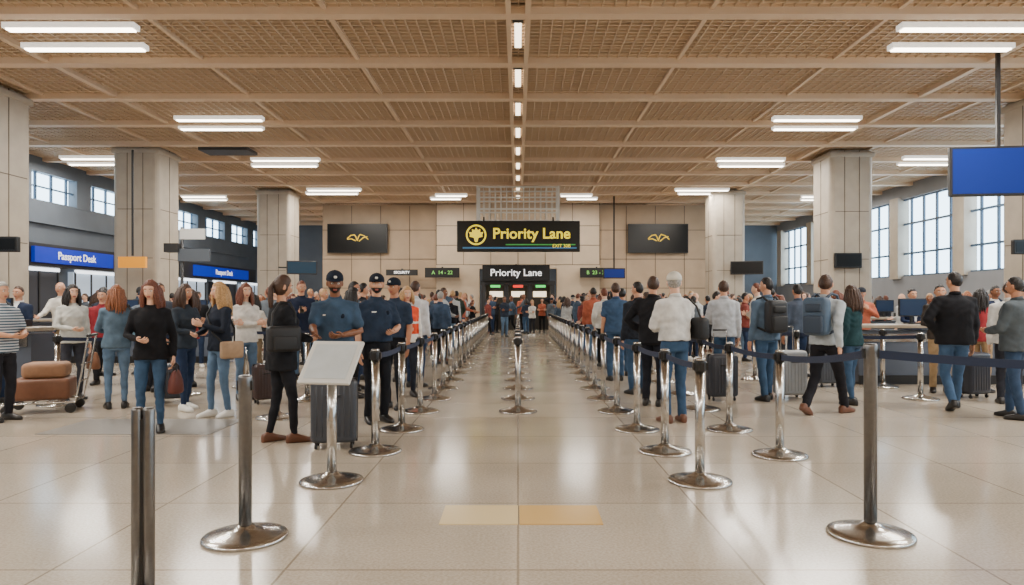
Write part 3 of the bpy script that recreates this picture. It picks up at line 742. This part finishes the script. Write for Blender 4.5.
try_place(-3.1,-1.7,12.5,30,34,.6,[180,90,200]); try_place(1.75,3.4,14,30,34,.6,[180,150,200,90,-60])
try_place(-6.5,-3.2,12.8,31,46,.6); try_place(3.2,7.5,13.5,31,44,.6,[180,150,210,0,90])
try_place(-14.5,-6.5,13,30,50,.65); try_place(7.5,14,14.5,30,34,.65)
try_place(-4.5,4.5,31.2,34.6,26,.6)
for x,y in((-.55,29.5),(.62,30.5)): try_place(x-.05,x+.05,y-.1,y+.1,1,.3,[0,180])

def suitcase_into(mb,h=.62,w=.42,d=.26,tele=.35):
    B=mb.M if mb.M is not None else Matrix.Identity(4)
    mb.rbox((0,0,.06+h/2),(w,d,h),.05,0,seg=4)
    n=7
    for i in range(n): mb.rbox((-w/2+.06+i*(w-.12)/(n-1),0,.06+h/2),(.018,d+.012,h-.12),.006,0,seg=1)
    mb.box((0,0,.06+h/2),(w+.006,.012,h+.006),1)
    mb.tube([(-.07,-d/2-.004,.06+h*.75),(-.07,-d/2-.03,.06+h*.75),(.07,-d/2-.03,.06+h*.75),(.07,-d/2-.004,.06+h*.75)],.008,1,n=6)
    for sx in(-1,1):
        mb.tube([(sx*.1,d*.3,h+.03),(sx*.1,d*.3,h+.06+tele)],.008,2,n=8)
        for sy in(-1,1):
            mb.lathe([(.012,.045),(.012,.075)],(sx*(w/2-.05),sy*(d/2-.05),0),1,8)
            mb.M=B@Matrix.Translation(V(sx*(w/2-.05),sy*(d/2-.05),.027))@Matrix.Rotation(PI/2,4,'Y'); mb.lathe([(.02,-.014),(.027,-.01),(.027,.01),(.02,.014)],mi=1,n=14); mb.M=B
    mb.tube([(-.1,d*.3,h+.06+tele),(.1,d*.3,h+.06+tele)],.013,1,n=8)
def suitcase(x,y,rz,c,h=.62,w=.42,d=.26,tele=.35,z=0,parent=None):
    mb=MB(); suitcase_into(mb,h,w,d,tele)
    return mb.obj('rolling_suitcase',[mat('case_%d_%d_%d'%c,c,.4,0,.06,10),black,steel],(x,y,z),rz,parent)
suitcase(-1.82,6.95,.15,(58,62,70),.62,.44,.28,tele=.2)
suitcase(4.08,10.5,.2,(128,132,136),.66,.44,.28)
suitcase(-3.6,10.0,.6,(60,44,42),.5,.36,.24,tele=0)
suitcase(6.9,10.6,.3,(36,40,52)); suitcase(3.0,10.3,.1,(44,48,58))
suitcase(5.3,12.0,.2,(60,66,76)); suitcase(-5.0,10.1,.2,(46,50,60),.5,tele=.3)
mb=MB()
for sx in(-1,1):
    mb.tube([(sx*.26,-.45,.14),(sx*.26,.35,.14),(sx*.26,.42,.5),(sx*.26,.5,1.0)],.014,0,n=8)
    for yy in(-.4,.3):
        mb.M=Matrix.Translation(V(sx*.26,yy,.065))@Matrix.Rotation(PI/2,4,'Y'); mb.lathe([(.05,-.02),(.065,-.014),(.065,.014),(.05,.02)],mi=1,n=18); mb.M=None
        mb.tube([(sx*.26,yy,.07),(sx*.26,yy,.13)],.012,0,n=6)
mb.tube([(-.3,.5,1.0),(.3,.5,1.0)],.02,1,n=10)
for i in range(6): mb.tube([(-.26,-.44+i*.155,.145),(.26,-.44+i*.155,.145)],.009,0,n=6)
for z in(.4,.62): mb.tube([(-.26,.4+.1*(z-.4),z),(.26,.4+.1*(z-.4),z)],.009,0,n=6)
mb.rbox((0,-.05,.31),(.5,.66,.28),.05,2); mb.rbox((0,-.02,.55),(.42,.5,.2),.06,3)
mb.tube([(-.1,-.385,.3),(-.08,-.42,.34),(.08,-.42,.34),(.1,-.385,.3)],.01,1,n=6)
mb.obj('luggage_trolley',[steel,black,mat('trolley_case',(112,72,50),.5,0,.1,10),mat('trolley_bag',(150,112,84),.7,0,.1,14)],(-6.2,9.25,0),-1.2)

cam=D.cameras.new('camera'); cam.lens=24.61; cam.sensor_width=36; cam.shift_x=-6/1024; cam.shift_y=10.5/1024; cam.clip_end=200
co=D.objects.new('camera',cam); SC.collection.objects.link(co); co.location=(0,0,1.43); co.rotation_euler=(PI/2,0,0); SC.camera=co
